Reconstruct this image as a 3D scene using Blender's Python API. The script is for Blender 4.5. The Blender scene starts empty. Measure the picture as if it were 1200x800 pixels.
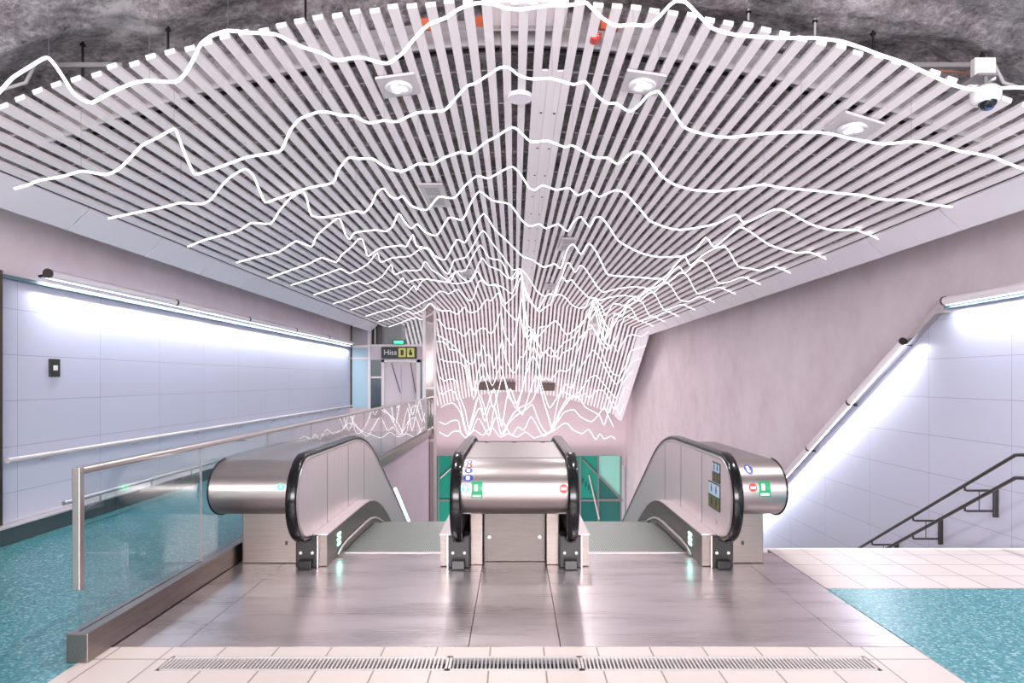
import bpy, bmesh, math, random
from mathutils import Vector, Matrix, noise as noise3
random.seed(7)
PI = math.pi
sc = bpy.context.scene
COL = sc.collection

# ------------------------------------------------------------------ camera, world, light, exposure
F, CX, CY, EYE = 760.0, 603.0, 445.0, 1.45
cam_d = bpy.data.cameras.new('camera'); cam = bpy.data.objects.new('camera', cam_d); COL.objects.link(cam)
cam.location = (0, 0, EYE); cam.rotation_euler = (PI/2, 0, 0)
cam_d.sensor_width = 36.0; cam_d.lens = 36.0*F/1200.0
cam_d.shift_x = -(CX-600)/1200.0; cam_d.shift_y = (CY-400)/1200.0
cam_d.clip_start = 0.05; cam_d.clip_end = 200
sc.camera = cam
sc.view_settings.view_transform = 'Standard'; sc.view_settings.look = 'None'
sc.view_settings.gamma = 1.0; sc.view_settings.use_curve_mapping = False
sc.view_settings.exposure = 0.32
sc.cycles.use_denoising = True
sc.cycles.max_bounces = 8; sc.cycles.diffuse_bounces = 4; sc.cycles.glossy_bounces = 5
sc.cycles.transparent_max_bounces = 12; sc.cycles.transmission_bounces = 6
sc.cycles.sample_clamp_indirect = 6.0
world = bpy.data.worlds.new('world'); sc.world = world; world.use_nodes = True
world.node_tree.nodes['Background'].inputs[0].default_value = (0.93, 0.90, 0.95, 1)
world.node_tree.nodes['Background'].inputs[1].default_value = 0.4

TUBE_E = 1.9
def area(name, loc, target, sx, sy, power, color=(1, 1, 1), spread=180):
    l = bpy.data.lights.new(name, 'AREA'); l.shape = 'RECTANGLE'; l.size = sx; l.size_y = sy
    l.energy = power; l.color = color; l.spread = math.radians(spread)
    o = bpy.data.objects.new(name, l); COL.objects.link(o); o.location = loc
    o.rotation_euler = (Vector(target)-Vector(loc)).to_track_quat('-Z', 'Y').to_euler()
    return o
# added fill lights behind the camera, with no lamp bodies
area('hall_fill', (0, -2.0, 3.55), (0, 1.5, 0), 5.5, 2.0, 40, (1.0, 0.965, 0.975))
area('hall_fill', (0, -6.2, 2.9), (0, 6, 1.8), 8.6, 2.6, 215, (1.0, 0.96, 0.98))
area('hall_fill_up', (0, -4.2, 2.3), (0, 4.5, 4.0), 8.0, 2.2, 700, (1.0, 0.97, 0.98))
# added fill low in the escalator shaft, brightening end wall and ceiling
area('shaft_fill', (0, 21.5, -9.5), (0, 24, 2), 8.0, 5.0, 620, (1.0, 0.95, 0.96))

# ------------------------------------------------------------------ helpers
def at(px, py, Y): return Vector(((px-CX)/F*Y, Y, EYE+(CY-py)/F*Y))
H0 = 2.43
def slatz(X): return EYE + H0*(1-0.1596*(abs(X)/H0)**1.81)
BEND = 20.0
def ceilz(X, Y): return slatz(X) - (0.577*(Y-BEND) if Y > BEND else 0)
def on_ceiling(px, py, off=0.03):
    Y = 3.0
    while Y < 26:
        p = at(px, py, Y)
        if p.z >= ceilz(p.x, Y)-off: return p
        Y += 0.01
    return p

def lin(c):
    return tuple(((v/255.0)/12.92 if v/255.0 <= 0.04045 else ((v/255.0+0.055)/1.055)**2.4) for v in c)+(1,)

def mat(name, rgb, rough=0.5, metal=0.0, emis=None, es=0.0, spec=0.5):
    m = bpy.data.materials.new(name); m.use_nodes = True
    b = m.node_tree.nodes['Principled BSDF']
    b.inputs['Base Color'].default_value = lin(rgb); b.inputs['Roughness'].default_value = rough
    b.inputs['Metallic'].default_value = metal; b.inputs['Specular IOR Level'].default_value = spec
    if emis is not None:
        b.inputs['Emission Color'].default_value = lin(emis); b.inputs['Emission Strength'].default_value = es
    return m
def N(m, t): return m.node_tree.nodes.new(t)
def L(m, a, b): m.node_tree.links.new(a, b)
def B(m): return m.node_tree.nodes['Principled BSDF']
def coords(m, scale=(1, 1, 1), kind='Object'):
    tc = N(m, 'ShaderNodeTexCoord'); mp = N(m, 'ShaderNodeMapping'); mp.inputs['Scale'].default_value = scale
    if kind == 'World':
        g = N(m, 'ShaderNodeNewGeometry'); L(m, g.outputs['Position'], mp.inputs['Vector'])
    else: L(m, tc.outputs[kind], mp.inputs['Vector'])
    return mp.outputs[0]
def noise(m, vec, scale, detail=4, rough=0.5):
    n = N(m, 'ShaderNodeTexNoise'); n.inputs['Scale'].default_value = scale; n.inputs['Detail'].default_value = detail
    n.inputs['Roughness'].default_value = rough; L(m, vec, n.inputs['Vector']); return n.outputs['Fac']
def ramp(m, fac, stops):
    r = N(m, 'ShaderNodeValToRGB'); L(m, fac, r.inputs[0])
    while len(r.color_ramp.elements) < len(stops): r.color_ramp.elements.new(0.5)
    for e, (p, c) in zip(r.color_ramp.elements, stops): e.position = p; e.color = lin(c) if len(c) == 3 else c
    return r.outputs[0]
def framp(m, fac, a, b, lo=0.3, hi=0.7):
    r = N(m, 'ShaderNodeMapRange'); L(m, fac, r.inputs[0])
    r.inputs[1].default_value = lo; r.inputs[2].default_value = hi; r.inputs[3].default_value = a; r.inputs[4].default_value = b
    return r.outputs[0]
def bump(m, h, strength=0.3, dist=0.01):
    b = N(m, 'ShaderNodeBump'); b.inputs['Strength'].default_value = strength; b.inputs['Distance'].default_value = dist
    L(m, h, b.inputs['Height']); L(m, b.outputs[0], B(m).inputs['Normal'])

def brushed(name, a, b, rough=(0.22, 0.36), scale=(1.5, 60, 60), bs=0.04):
    m = mat(name, a, 0.3, 1.0)
    v = coords(m, scale, 'World'); f = noise(m, v, 3.0, 5, 0.6)
    L(m, ramp(m, f, [(0.3, a), (0.7, b)]), B(m).inputs['Base Color'])
    L(m, framp(m, f, rough[0], rough[1]), B(m).inputs['Roughness'])
    bump(m, f, bs, 0.002)
    return m

M = {}
M['slat'] = mat('powder_coated_slat', (250, 241, 244), 0.5)
M['slat_end'] = mat('slat_end_cap', (250, 246, 247), 0.5)
M['band'] = mat('band_panel', (236, 230, 238), 0.42)
M['dark'] = mat('dark_joint', (60, 56, 60), 0.6)
M['black'] = mat('black_rubber', (9, 10, 13), 0.16)
M['black_plastic'] = mat('black_plastic', (12, 12, 14), 0.4)
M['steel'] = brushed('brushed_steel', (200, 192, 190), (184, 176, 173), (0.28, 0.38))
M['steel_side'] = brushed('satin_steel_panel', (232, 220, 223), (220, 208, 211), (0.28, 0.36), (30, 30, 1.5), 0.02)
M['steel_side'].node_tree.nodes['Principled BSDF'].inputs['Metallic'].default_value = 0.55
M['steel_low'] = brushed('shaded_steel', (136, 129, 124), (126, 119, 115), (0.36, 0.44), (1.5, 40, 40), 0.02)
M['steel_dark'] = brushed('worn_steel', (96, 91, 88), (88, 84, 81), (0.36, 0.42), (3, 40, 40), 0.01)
M['rail'] = mat('rail_steel', (204, 197, 195), 0.3, 0.95)
M['tube'] = mat('light_tube', (255, 250, 252), 0.4, 0, (255, 249, 251), TUBE_E)
M['wire'] = mat('suspension_wire', (150, 145, 148), 0.4, 0.6)
M['white'] = mat('white_paint', (240, 238, 238), 0.4)
M['grey'] = mat('grey_paint', (170, 165, 168), 0.5)
M['lamp_on'] = mat('lamp_lens', (255, 255, 255), 0.3, 0, (255, 252, 248), 1.6)
M['orange'] = mat('orange_pipe', (196, 92, 60), 0.5)
M['red'] = mat('red_enamel', (190, 52, 48), 0.4)
M['blue'] = mat('blue_sticker', (40, 66, 160), 0.4)
M['green'] = mat('green_sticker', (14, 148, 96), 0.4)
M['sky'] = mat('pale_blue_sticker', (176, 204, 226), 0.4)
M['yellow'] = mat('yellow_sign', (226, 222, 96), 0.4)
M['sign_black'] = mat('sign_black', (34, 38, 34), 0.4)
M['green_light'] = mat('green_indicator', (20, 190, 120), 0.4, 0, (60, 255, 170), 2.2)
M['mint_light'] = mat('mint_skirt_light', (200, 255, 240), 0.4, 0, (170, 255, 236), 6.0)
M['frame'] = mat('pale_frame', (216, 206, 206), 0.4, 0.35)
M['pink_panel'] = mat('pink_panel', (226, 208, 214), 0.4)
M['kerb'] = brushed('kerb_steel', (158, 148, 144), (140, 131, 127), (0.28, 0.38), (30, 1.5, 30))
M['grate'] = mat('galvanised_grate', (214, 208, 206), 0.4, 0.3)
M['lampplate'] = mat('lamp_plate', (206, 200, 203), 0.45)
M['grey2'] = mat('dull_zinc', (128, 124, 126), 0.5)
M['brown'] = mat('brown_panel', (92, 76, 72), 0.6)

def concrete(name, a, b, c, sc_=1.2, bs=0.25):
    m = mat(name, a, 0.75)
    v = coords(m, (1, 1, 1), 'World'); f1 = noise(m, v, sc_, 8, 0.65)
    L(m, ramp(m, f1, [(0.3, a), (0.52, b), (0.75, c)]), B(m).inputs['Base Color'])
    bump(m, noise(m, v, 30, 6, 0.6), bs, 0.006)
    return m
M['concrete'] = concrete('pink_concrete', (220, 204, 209), (231, 217, 222), (238, 226, 231))
M['shaft'] = concrete('lilac_shaft_wall', (206, 192, 204), (214, 200, 210), (220, 208, 218), 0.6, 0.08)
M['far_wall'] = concrete('rose_plaster', (232, 214, 220), (236, 218, 224), (240, 224, 229), 0.4, 0.05)

def board(name, base, sy, sz, x_axis=False):   # enamel wall panels with fine joints
    m = mat(name, base, 0.33)
    g = N(m, 'ShaderNodeNewGeometry'); s = N(m, 'ShaderNodeSeparateXYZ'); L(m, g.outputs['Position'], s.inputs[0])
    c = N(m, 'ShaderNodeCombineXYZ'); L(m, s.outputs[1], c.inputs[0]); L(m, s.outputs[2], c.inputs[1])
    br = N(m, 'ShaderNodeTexBrick'); L(m, c.outputs[0], br.inputs['Vector']); br.offset = 0.0
    br.inputs['Scale'].default_value = 1; br.inputs['Brick Width'].default_value = sy; br.inputs['Row Height'].default_value = sz
    br.inputs['Mortar Size'].default_value = 0.0035; br.inputs['Color1'].default_value = lin(base)
    br.inputs['Color2'].default_value = lin(tuple(v-3 for v in base)); br.inputs['Mortar'].default_value = lin(tuple(v-38 for v in base))
    L(m, br.outputs['Color'], B(m).inputs['Base Color'])
    return m
M['board'] = board('blue_white_wall_panel', (196, 198, 216), 1.2, 0.42)

def tiles():
    m = mat('cream_floor_tile', (236, 226, 222), 0.35)
    v = coords(m, (1, 1, 1), 'World')
    mp = N(m, 'ShaderNodeMapping'); mp.inputs['Location'].default_value = (0.13, 0.075, 0); L(m, v, mp.inputs['Vector'])
    br = N(m, 'ShaderNodeTexBrick'); L(m, mp.outputs[0], br.inputs['Vector']); br.offset = 0.0
    br.inputs['Scale'].default_value = 1; br.inputs['Brick Width'].default_value = 0.287; br.inputs['Row Height'].default_value = 0.287
    br.inputs['Mortar Size'].default_value = 0.0045; br.inputs['Color1'].default_value = lin((222, 210, 204))
    br.inputs['Color2'].default_value = lin((215, 203, 198)); br.inputs['Mortar'].default_value = lin((150, 132, 128))
    L(m, br.outputs['Color'], B(m).inputs['Base Color'])
    return m
M['tile'] = tiles()
def terrazzo():
    m = mat('turquoise_terrazzo', (92, 172, 178), 0.28)
    v = coords(m, (1, 1, 1), 'World'); n = N(m, 'ShaderNodeTexVoronoi'); n.inputs['Scale'].default_value = 75; L(m, v, n.inputs['Vector'])
    sp = N(m, 'ShaderNodeSeparateColor'); L(m, n.outputs['Color'], sp.inputs[0])
    col = ramp(m, sp.outputs[0], [(0.0, (40, 108, 118)), (0.35, (60, 136, 144)), (0.75, (76, 152, 158)), (0.97, (146, 192, 192))])
    L(m, col, B(m).inputs['Base Color'])
    return m
M['terrazzo'] = terrazzo()
def plate():
    m = mat('brushed_landing_plate', (176, 166, 168), 0.34, 0.8)
    v = coords(m, (1.2, 60, 1), 'World'); f = noise(m, v, 2.0, 6, 0.7)
    w = coords(m, (.6, 3, 1), 'World'); f2 = noise(m, w, 1.6, 4, 0.5)
    mx = N(m, 'ShaderNodeMath'); mx.operation = 'ADD'; L(m, f, mx.inputs[0]); L(m, f2, mx.inputs[1])
    L(m, ramp(m, mx.outputs[0], [(0.75, (196, 186, 188)), (1.0, (208, 198, 201)), (1.2, (218, 208, 211))]), B(m).inputs['Base Color'])
    L(m, framp(m, mx.outputs[0], 0.26, 0.31, 0.7, 1.3), B(m).inputs['Roughness'])
    bump(m, f, 0.05, 0.002)
    return m
M['plate'] = plate()
def tread():
    m = mat('grooved_tread', (150, 158, 152), 0.4, 0.9)
    v = coords(m, (1, 1, 1), 'World'); w = N(m, 'ShaderNodeTexWave'); w.inputs['Scale'].default_value = 18; w.bands_direction = 'X'
    L(m, v, w.inputs['Vector']); L(m, ramp(m, w.outputs['Fac'], [(0.25, (138, 146, 141)), (0.6, (186, 194, 188))]), B(m).inputs['Base Color'])
    bump(m, w.outputs['Fac'], 0.15, 0.004)
    return m
M['tread'] = tread()
def rock():
    m = mat('sprayed_rock', (120, 112, 114), 0.9)
    v = coords(m, (1, 1, 1), 'World'); f = noise(m, v, 2.2, 8, 0.7); g = noise(m, v, 22, 6, 0.75)
    mx = N(m, 'ShaderNodeMath'); mx.operation = 'MULTIPLY_ADD'; L(m, g, mx.inputs[0]); mx.inputs[1].default_value = 0.75; L(m, f, mx.inputs[2])
    L(m, ramp(m, mx.outputs[0], [(0.66, (104, 98, 101)), (0.88, (200, 191, 195)), (1.1, (250, 244, 247))]), B(m).inputs['Base Color'])
    bump(m, mx.outputs[0], 1.0, 0.16)
    return m
M['rock'] = rock()
def glass(name, tint, rough=0.0, trans=1.0):
    m = bpy.data.materials.new(name); m.use_nodes = True; nt = m.node_tree; nt.nodes.clear()
    out = nt.nodes.new('ShaderNodeOutputMaterial'); mix = nt.nodes.new('ShaderNodeMixShader')
    tr = nt.nodes.new('ShaderNodeBsdfTransparent'); tr.inputs[0].default_value = lin(tint)
    gl = nt.nodes.new('ShaderNodeBsdfGlossy'); gl.inputs['Roughness'].default_value = rough
    lw = nt.nodes.new('ShaderNodeLayerWeight'); pw = nt.nodes.new('ShaderNodeMath'); pw.operation = 'POWER'; pw.inputs[1].default_value = 3.2
    ma = nt.nodes.new('ShaderNodeMath'); ma.operation = 'MULTIPLY_ADD'; ma.inputs[1].default_value = 0.9; ma.inputs[2].default_value = 0.03
    nt.links.new(lw.outputs['Facing'], pw.inputs[0]); nt.links.new(pw.outputs[0], ma.inputs[0])
    nt.links.new(ma.outputs[0], mix.inputs[0]); nt.links.new(tr.outputs[0], mix.inputs[1]); nt.links.new(gl.outputs[0], mix.inputs[2])
    nt.links.new(mix.outputs[0], out.inputs[0]); return m
M['glass'] = glass('clear_glass', (244, 250, 250))
M['blue_glass'] = mat('frosted_blue_glass', (176, 206, 218), 0.25)
M['teal_glass'] = mat('teal_glass', (40, 150, 128), 0.15)
M['teal_dark'] = mat('deep_teal_glass', (30, 104, 98), 0.15)
M['lit_mint_glass'] = mat('lit_mint_glass', (150, 216, 200), 0.2)  # paler pane: the lit part of the screen, put into the colour

class MB:
    def __init__(s): s.v = []; s.f = []; s.mi = []; s.sm = []
    def add(s, vs, fs, mi=0, smooth=False):
        o = len(s.v); s.v += [tuple(v) for v in vs]; s.f += [tuple(i+o for i in f) for f in fs]
        s.mi += [mi]*len(fs); s.sm += [smooth]*len(fs); return s
    def box(s, x0, x1, y0, y1, z0, z1, mi=0):
        vs = [(x, y, z) for x in (x0, x1) for y in (y0, y1) for z in (z0, z1)]
        return s.add(vs, [(0, 1, 3, 2), (4, 6, 7, 5), (0, 4, 5, 1), (2, 3, 7, 6), (0, 2, 6, 4), (1, 5, 7, 3)], mi)
    def prism(s, prof, x0, x1, mi=0, smooth=False, cap=None):   # prof in (y,z), extruded along x
        n = len(prof); vs = [(x0, y, z) for y, z in prof]+[(x1, y, z) for y, z in prof]
        s.add(vs, [(i, (i+1) % n, (i+1) % n+n, i+n) for i in range(n)], mi, smooth)
        c = mi if cap is None else cap
        s.add(vs, [tuple(range(n))[::-1], tuple(range(n, 2*n))], c); return s
    def ext(s, prof, y0, y1, mi=0, smooth=False):               # prof in (x,z), extruded along y
        n = len(prof); vs = [(x, y0, z) for x, z in prof]+[(x, y1, z) for x, z in prof]
        s.add(vs, [(i, (i+1) % n, (i+1) % n+n, i+n) for i in range(n)], mi, smooth)
        s.add(vs, [tuple(range(n))[::-1], tuple(range(n, 2*n))], mi); return s
    def tube(s, pts, r, n=8, mi=0, cap=True, shape=None):
        pts = [Vector(p) for p in pts]; rings = []
        ref = None
        for i, p in enumerate(pts):
            a = pts[max(0, i-1)]; b = pts[min(len(pts)-1, i+1)]; d = (b-a)
            if d.length < 1e-9: d = Vector((0, 0, 1))
            d.normalize()
            if ref is None:
                ref = Vector((0, 0, 1)) if abs(d.z) < 0.9 else Vector((1, 0, 0))
            u = d.cross(ref)
            if u.length < 1e-4: u = d.cross(Vector((0, 1, 0)))
            u.normalize(); w = u.cross(d).normalized(); ref = w
            if shape: rings.append([p+u*sx+w*sy for sx, sy in shape])
            else: rings.append([p+u*(r*math.cos(2*PI*k/n))+w*(r*math.sin(2*PI*k/n)) for k in range(n)])
        n = len(rings[0]); vs = [v for q in rings for v in q]; fs = []
        for i in range(len(pts)-1):
            for k in range(n):
                fs.append((i*n+k, i*n+(k+1) % n, (i+1)*n+(k+1) % n, (i+1)*n+k))
        s.add(vs, fs, mi, True)
        if cap: s.add(vs, [tuple(range(n))[::-1], tuple(range(len(vs)-n, len(vs)))], mi)
        return s
    def cyl(s, a, b, r, n=16, mi=0): return s.tube([a, b], r, n, mi)
    def build(s, name, m, parent=None, bevel=0):
        me = bpy.data.meshes.new(name); me.from_pydata(s.v, [], s.f)
        for x in (m if isinstance(m, (list, tuple)) else [m]): me.materials.append(x)
        for p, a, b in zip(me.polygons, s.mi, s.sm): p.material_index = a; p.use_smooth = b
        bm = bmesh.new(); bm.from_mesh(me); bmesh.ops.recalc_face_normals(bm, faces=bm.faces); bm.to_mesh(me); bm.free()
        o = bpy.data.objects.new(name, me); COL.objects.link(o)
        if parent: o.parent = parent; o.matrix_parent_inverse = Matrix.Translation(-parent.location)
        if bevel:
            b = o.modifiers.new('bevel', 'BEVEL'); b.width = bevel; b.segments = 2; b.limit_method = 'ANGLE'
        return o
def lathe(mb, c, prof, n=24, mi=0, axis='z'):
    vs = []; fs = []
    for i, (rr, zz) in enumerate(prof):
        for k in range(n):
            a = 2*PI*k/n; vs.append((c[0]+rr*math.cos(a), c[1]+rr*math.sin(a), c[2]+zz))
    for i in range(len(prof)-1):
        for k in range(n): fs.append((i*n+k, i*n+(k+1) % n, (i+1)*n+(k+1) % n, (i+1)*n+k))
    mb.add(vs, fs, mi, True); return mb
def empty(name, loc=(0, 0, 0)):
    o = bpy.data.objects.new(name, None); COL.objects.link(o); o.location = loc; return o
def tag(o, label=None, cat=None, group=None, kind=None):
    if label: o['label'] = label
    if cat: o['category'] = cat
    if group: o['group'] = group
    if kind: o['kind'] = kind
    return o
def struct(name, mb, m, **k): return tag(mb.build(name, m, **k), kind='structure')
def text(name, s, size, loc, rot, m, parent, align='CENTER'):
    c = bpy.data.curves.new(name, 'FONT'); c.body = s; c.size = size; c.extrude = 0.001; c.align_x = align; c.align_y = 'CENTER'
    t = bpy.data.objects.new(name, c); COL.objects.link(t); bpy.context.view_layer.update()
    me = bpy.data.meshes.new_from_object(t.evaluated_get(bpy.context.evaluated_depsgraph_get())); bpy.data.objects.remove(t)
    me.materials.clear(); me.materials.append(m); o = bpy.data.objects.new(name, me); COL.objects.link(o)
    o.parent = parent; o.matrix_parent_inverse = Matrix.Translation(-parent.location); o.location = loc; o.rotation_euler = rot; return o

# ------------------------------------------------------------------ setting: floors
EDGE = 5.57; WX = 4.62; LAND0, LAND1 = 3.52, 5.43; LX = 2.16
mb = MB(); mb.box(-2.24, 2.17, -7, 3.235, -0.3, 0); mb.box(-2.24, 2.17, 3.41, LAND0, -0.3, 0)
mb.box(-2.24, -1.80, 3.235, 3.41, -0.3, 0); mb.box(1.84, 2.17, 3.235, 3.41, -0.3, 0)
mb.box(-1.80, 1.84, 3.235, 3.41, -0.3, -0.04)
mb.box(2.17, WX, 4.51, EDGE, -0.3, 0)
struct('floor', mb, M['tile'])
mb = MB(); mb.box(2.17, WX, -7, 4.51, -0.3, 0.0); mb.box(-WX, -2.24, -7, 5.4, -0.3, 0.0); mb.box(-WX, -2.29, 5.4, 18.3, -0.3, 0.0)
struct('floor', mb, M['terrazzo'])
mb = MB(); mb.box(-2.24, 2.17, LAND0, LAND1+0.02, -0.3, -0.02)
struct('floor', mb, M['dark'])
mb = MB(); mb.box(1.99, WX, EDGE-0.01, EDGE+0.015, -0.5, 0.003); struct('trim_1', mb, M['white'])

# ------------------------------------------------------------------ setting: walls
# left wall, with its enamel panels and plinth
mb = MB(); mb.box(-WX-0.3, -WX, -7, 27.2, -14, 4.6); struct('wall_left', mb, M['concrete'])
mb = MB(); mb.box(-WX, -WX+0.02, 5.75, 18.1, 0.16, 2.36)
o = struct('wall_left', mb, M['board'])
mb = MB(); mb.box(-WX, -4.45, -7, 18.25, 0, 0.15); mb.box(-WX, -4.43, -7, 18.25, 0.15, 0.165, 1)
struct('baseboard_left', mb, [mat('dark_plinth', (62, 74, 78), 0.35), M['frame']])
mb = MB(); mb.box(-WX, -4.53, 5.62, 5.74, 0.165, 2.42); mb.box(-WX, -WX+0.012, -7, 5.62, 0.165, 2.42)
struct('trim_2', mb, M['steel_dark'])
# right wall: concrete above, enamel below the sloping lamp line
SL = 0.60; PY0, PZ0 = 6.95, 2.2
mb = MB(); mb.box(WX, WX+0.3, -7, 27.2, -14, 4.6); struct('wall_right', mb, M['concrete'])
mb = MB(); mb.prism([(-2, -0.3), (-2, PZ0), (PY0, PZ0), (22, PZ0-SL*(22-PY0)), (22, PZ0-SL*(22-PY0)-3.5), (6.2, -1.2), (5.58, -1.2), (5.58, -.3)], WX-0.02, WX)
struct('wall_right', mb, M['board'])
# end wall with its curved foot
mb = MB(); n = 24; top = 2.9
xs = [-4.62+9.24*i/n for i in range(n+1)]
def foot(x): return -1.685-0.395*(abs(x)/4.44)**3
vs = []; fs = []
for x in xs: vs += [(x, 26.9, foot(x)), (x, 26.9, top), (x, 27.2, top), (x, 27.2, foot(x))]
for i in range(n):
    a = i*4; b = a+4
    fs += [(a, b, b+1, a+1), (a+1, b+1, b+2, a+2), (a+2, b+2, b+3, a+3), (a+3, b+3, b, a)]
mb.add(vs, fs); struct('wall_end', mb, M['far_wall'])
# side wall of the escalator shaft under the left walkway
mb = MB(); mb.box(-2.45, -2.28, 5.45, 17.3, -12, -0.0); struct('wall_shaft', mb, M['shaft'])
mb = MB(); mb.box(-2.45, 4.6, 5.40, 5.45, -3.5, -0.3); struct('wall_shaft', mb, M['shaft'])
mb = MB(); mb.box(-4.6, 4.6, 18.5, 27.2, -12.1, -12.0); struct('floor_lower', mb, M['tile'])
# hall behind the camera
mb = MB(); mb.box(-WX-.3, WX+.3, -7.3, -7, -0.3, 4.6); struct('wall_back', mb, M['concrete'])

# rock vault above everything
mb = MB(); nx, ny = 60, 150
def rockz(x, y):
    base = slatz(min(abs(x), 3.7))+0.34-(0.577*(min(y, 24.6)-BEND-0.3)*max(0, min(1, (4.2-abs(x))/0.15)) if y > BEND+0.3 else 0)
    if abs(x) > 3.6: base -= 0.0
    h = 0.07*math.sin(0.8*x+6.5*y+1.5*math.sin(1.1*x))+0.10*math.sin(1.3*x+0.7*y)+0.07*math.sin(2.9*y-1.7*x+1)+0.05*math.sin(4.3*x+3.1*y)
    f = noise3.fractal(Vector((x*0.9, y*2.6, 3)), 0.9, 2.1, 3)*0.05+noise3.fractal(Vector((x*5, y*9, 7)), 0.8, 2.2, 4)*0.022
    return base+h*0.5+f
vs = []; nx = 230
ys = [-7+9*j/30 for j in range(30)]+[2+5*j/130 for j in range(130)]+[7+20*j/60 for j in range(61)]; ny = len(ys)-1
for yv in ys:
    for i in range(nx+1):
        x = -4.9+9.8*i/nx; vs.append((x, yv, rockz(x, yv)))
fs = [(j*(nx+1)+i, j*(nx+1)+i+1, (j+1)*(nx+1)+i+1, (j+1)*(nx+1)+i) for j in range(ny) for i in range(nx)]
W = nx+1; nv = len(vs); vs += [(x, yv, z+0.5) for x, yv, z in vs]
fs += [tuple(q+nv for q in f)[::-1] for f in fs]
mb.add(vs, fs, 0, True); struct('ceiling', mb, M['rock'])

# coved bands along both walls
for s, nm, yend in ((-1, 'trim_3', 18.2), (1, 'trim_4', BEND)):
    mb = MB(); ip = (3.84, EYE+1.555); op = (4.03, EYE+1.375)
    nb = 14; y0 = -0.3; step = 1.23
    y = y0
    while y < yend-0.05:
        y2 = min(y+step, yend); a, b = y+0.010, y2-0.010
        mb.ext([(s*ip[0], ip[1]), (s*op[0], op[1]), (s*op[0], op[1]+0.05), (s*(op[0]+0.03), op[1]+0.05), (s*(op[0]+0.03), op[1]-0.02), (s*op[0], op[1]-0.025), (s*(ip[0]-0.012), ip[1]-0.022)][::1], a, b)
        y = y2
    mb.ext([(s*3.86, EYE+1.56), (s*4.04, EYE+1.39), (s*4.06, EYE+1.40), (s*3.88, EYE+1.58)], y0, yend, 1)
    if s > 0:
        for q in range(5):
            a, b = BEND+q*1.02, BEND+(q+1)*1.02-0.015
            prof = [(ip[0], ip[1]), (op[0], op[1]), (op[0]+.12, op[1]-0.02), (op[0]+.12, op[1]+0.1), (ip[0], ip[1]+0.05)]
            vs = [(x, a, z-0.577*(a-BEND)) for x, z in prof]+[(x, b, z-0.577*(b-BEND)) for x, z in prof]
            k = len(prof); mb.add(vs, [(i, (i+1) % k, (i+1) % k+k, i+k) for i in range(k)]+[tuple(range(k))[::-1], tuple(range(k, 2*k))])
    struct(nm, mb, [M['band'], M['dark']])

# ------------------------------------------------------------------ slatted ceiling
sl = tag(empty('slatted_ceiling', (0, 4.2, 3.8)), 'vaulted ceiling of long white metal slats running away from the viewer and bending down the shaft', 'slatted ceiling')
P, SW, SD = 0.12, 0.066, 0.032
k = 0
for s in (-1, 1):
    for i in range(32):
        X = s*(P/2+P*i)
        e = 0.01; dz = (slatz(X+e)-slatz(X-e))/(2*e)
        t = Vector((1, 0, dz)).normalized(); nrm = Vector((-t.z, 0, t.x))
        y0 = 4.18+random.uniform(-0.02, 0.02)+0.002*(i % 3)
        yend = 25.0
        yb = BEND
        sec = [t*(-SW/2), t*(SW/2), t*(SW/2)+nrm*SD, t*(-SW/2)+nrm*SD]
        vs = []
        for (yy, dzz) in ((y0, 0), (yb, 0), (yend, -0.577*(yend-yb))):
            for c in sec: vs.append((X+c.x, yy, slatz(X)+c.z+dzz))
        mb = MB(); fs = []
        for a in (0, 4): fs += [(a+q, a+(q+1) % 4, a+4+(q+1) % 4, a+4+q) for q in range(4)]
        mb.add(vs, fs, 0); mb.add(vs, [(8, 9, 10, 11)], 0); mb.add(vs, [(3, 2, 1, 0)], 1)
        mb.build('slat', [M['slat'], M['slat_end']], sl)
yy = 4.55
while yy < 24.5:
    mb = MB(); pts = []
    for i in range(41):
        X = -3.78+7.56*i/40; pts.append((X, yy, ceilz(X, yy)+SD+0.012))
    mb.tube(pts, 0.008, 4); mb.build('carrier_rail', M['grey'], sl); yy += 0.62
for s in (-1, 1):
    for gx in (0.24, 0.36):
        if s < 0: continue
        mb = MB(); mb.box(gx-0.026, gx+0.026, 5.1, BEND, slatz(gx)+0.006, slatz(gx)+0.02)
        q = 5.9
        while q < 19:
            mb.cyl((gx, q, slatz(gx)+0.001), (gx, q, slatz(gx)+0.008), 0.012, 8, 1); q += 0.9
        mb.build('infill_strip', [M['slat'], M['black_plastic']], sl)

# cables, ducts and pipes above the slats
t = tag(empty('cable_tray', (0, 4.75, 3.98)), 'grey steel cable tray crossing over the slats near their front ends', 'cable tray')
mb = MB(); pts = [(-3.5+7*i/30, 4.72, slatz(-3.5+7*i/30)+0.10) for i in range(31)]
mb.tube(pts, 0, shape=[(-0.012, -0.09), (0.012, -0.09), (0.012, 0.09), (-0.012, 0.09)], cap=True); mb.build('tray_rail', M['grey'], t)
mb = MB(); pts = [(p[0], p[1]+0.25, p[2]) for p in pts]
mb.tube(pts, 0.016, 6); mb.build('cable', M['black_plastic'], t)
mb = MB(); pts = [(p[0], p[1]+0.06, p[2]+0.03) for p in pts]
mb.tube(pts, 0.02, 6); mb.build('cable', M['grey'], t)
for px, py, w in ((500, 63, 0.14), (566, 60, 0.10), (712, 62, 0.13)):
    p = on_ceiling(px, py, 0)
    o = MB().box(p.x-w/2, p.x+w/2, p.y-0.10, p.y+0.10, p.z+0.125, p.z+0.21).build('junction_box', M['orange'], bevel=0.008)
    tag(o, {500: 'orange box above the slats, leftmost of three', 566: 'orange box above the slats, left of the ceiling disc', 712: 'orange box above the slats, right of the red alarm bell'}[px], 'junction box', 'orange boxes above the slats')
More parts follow.
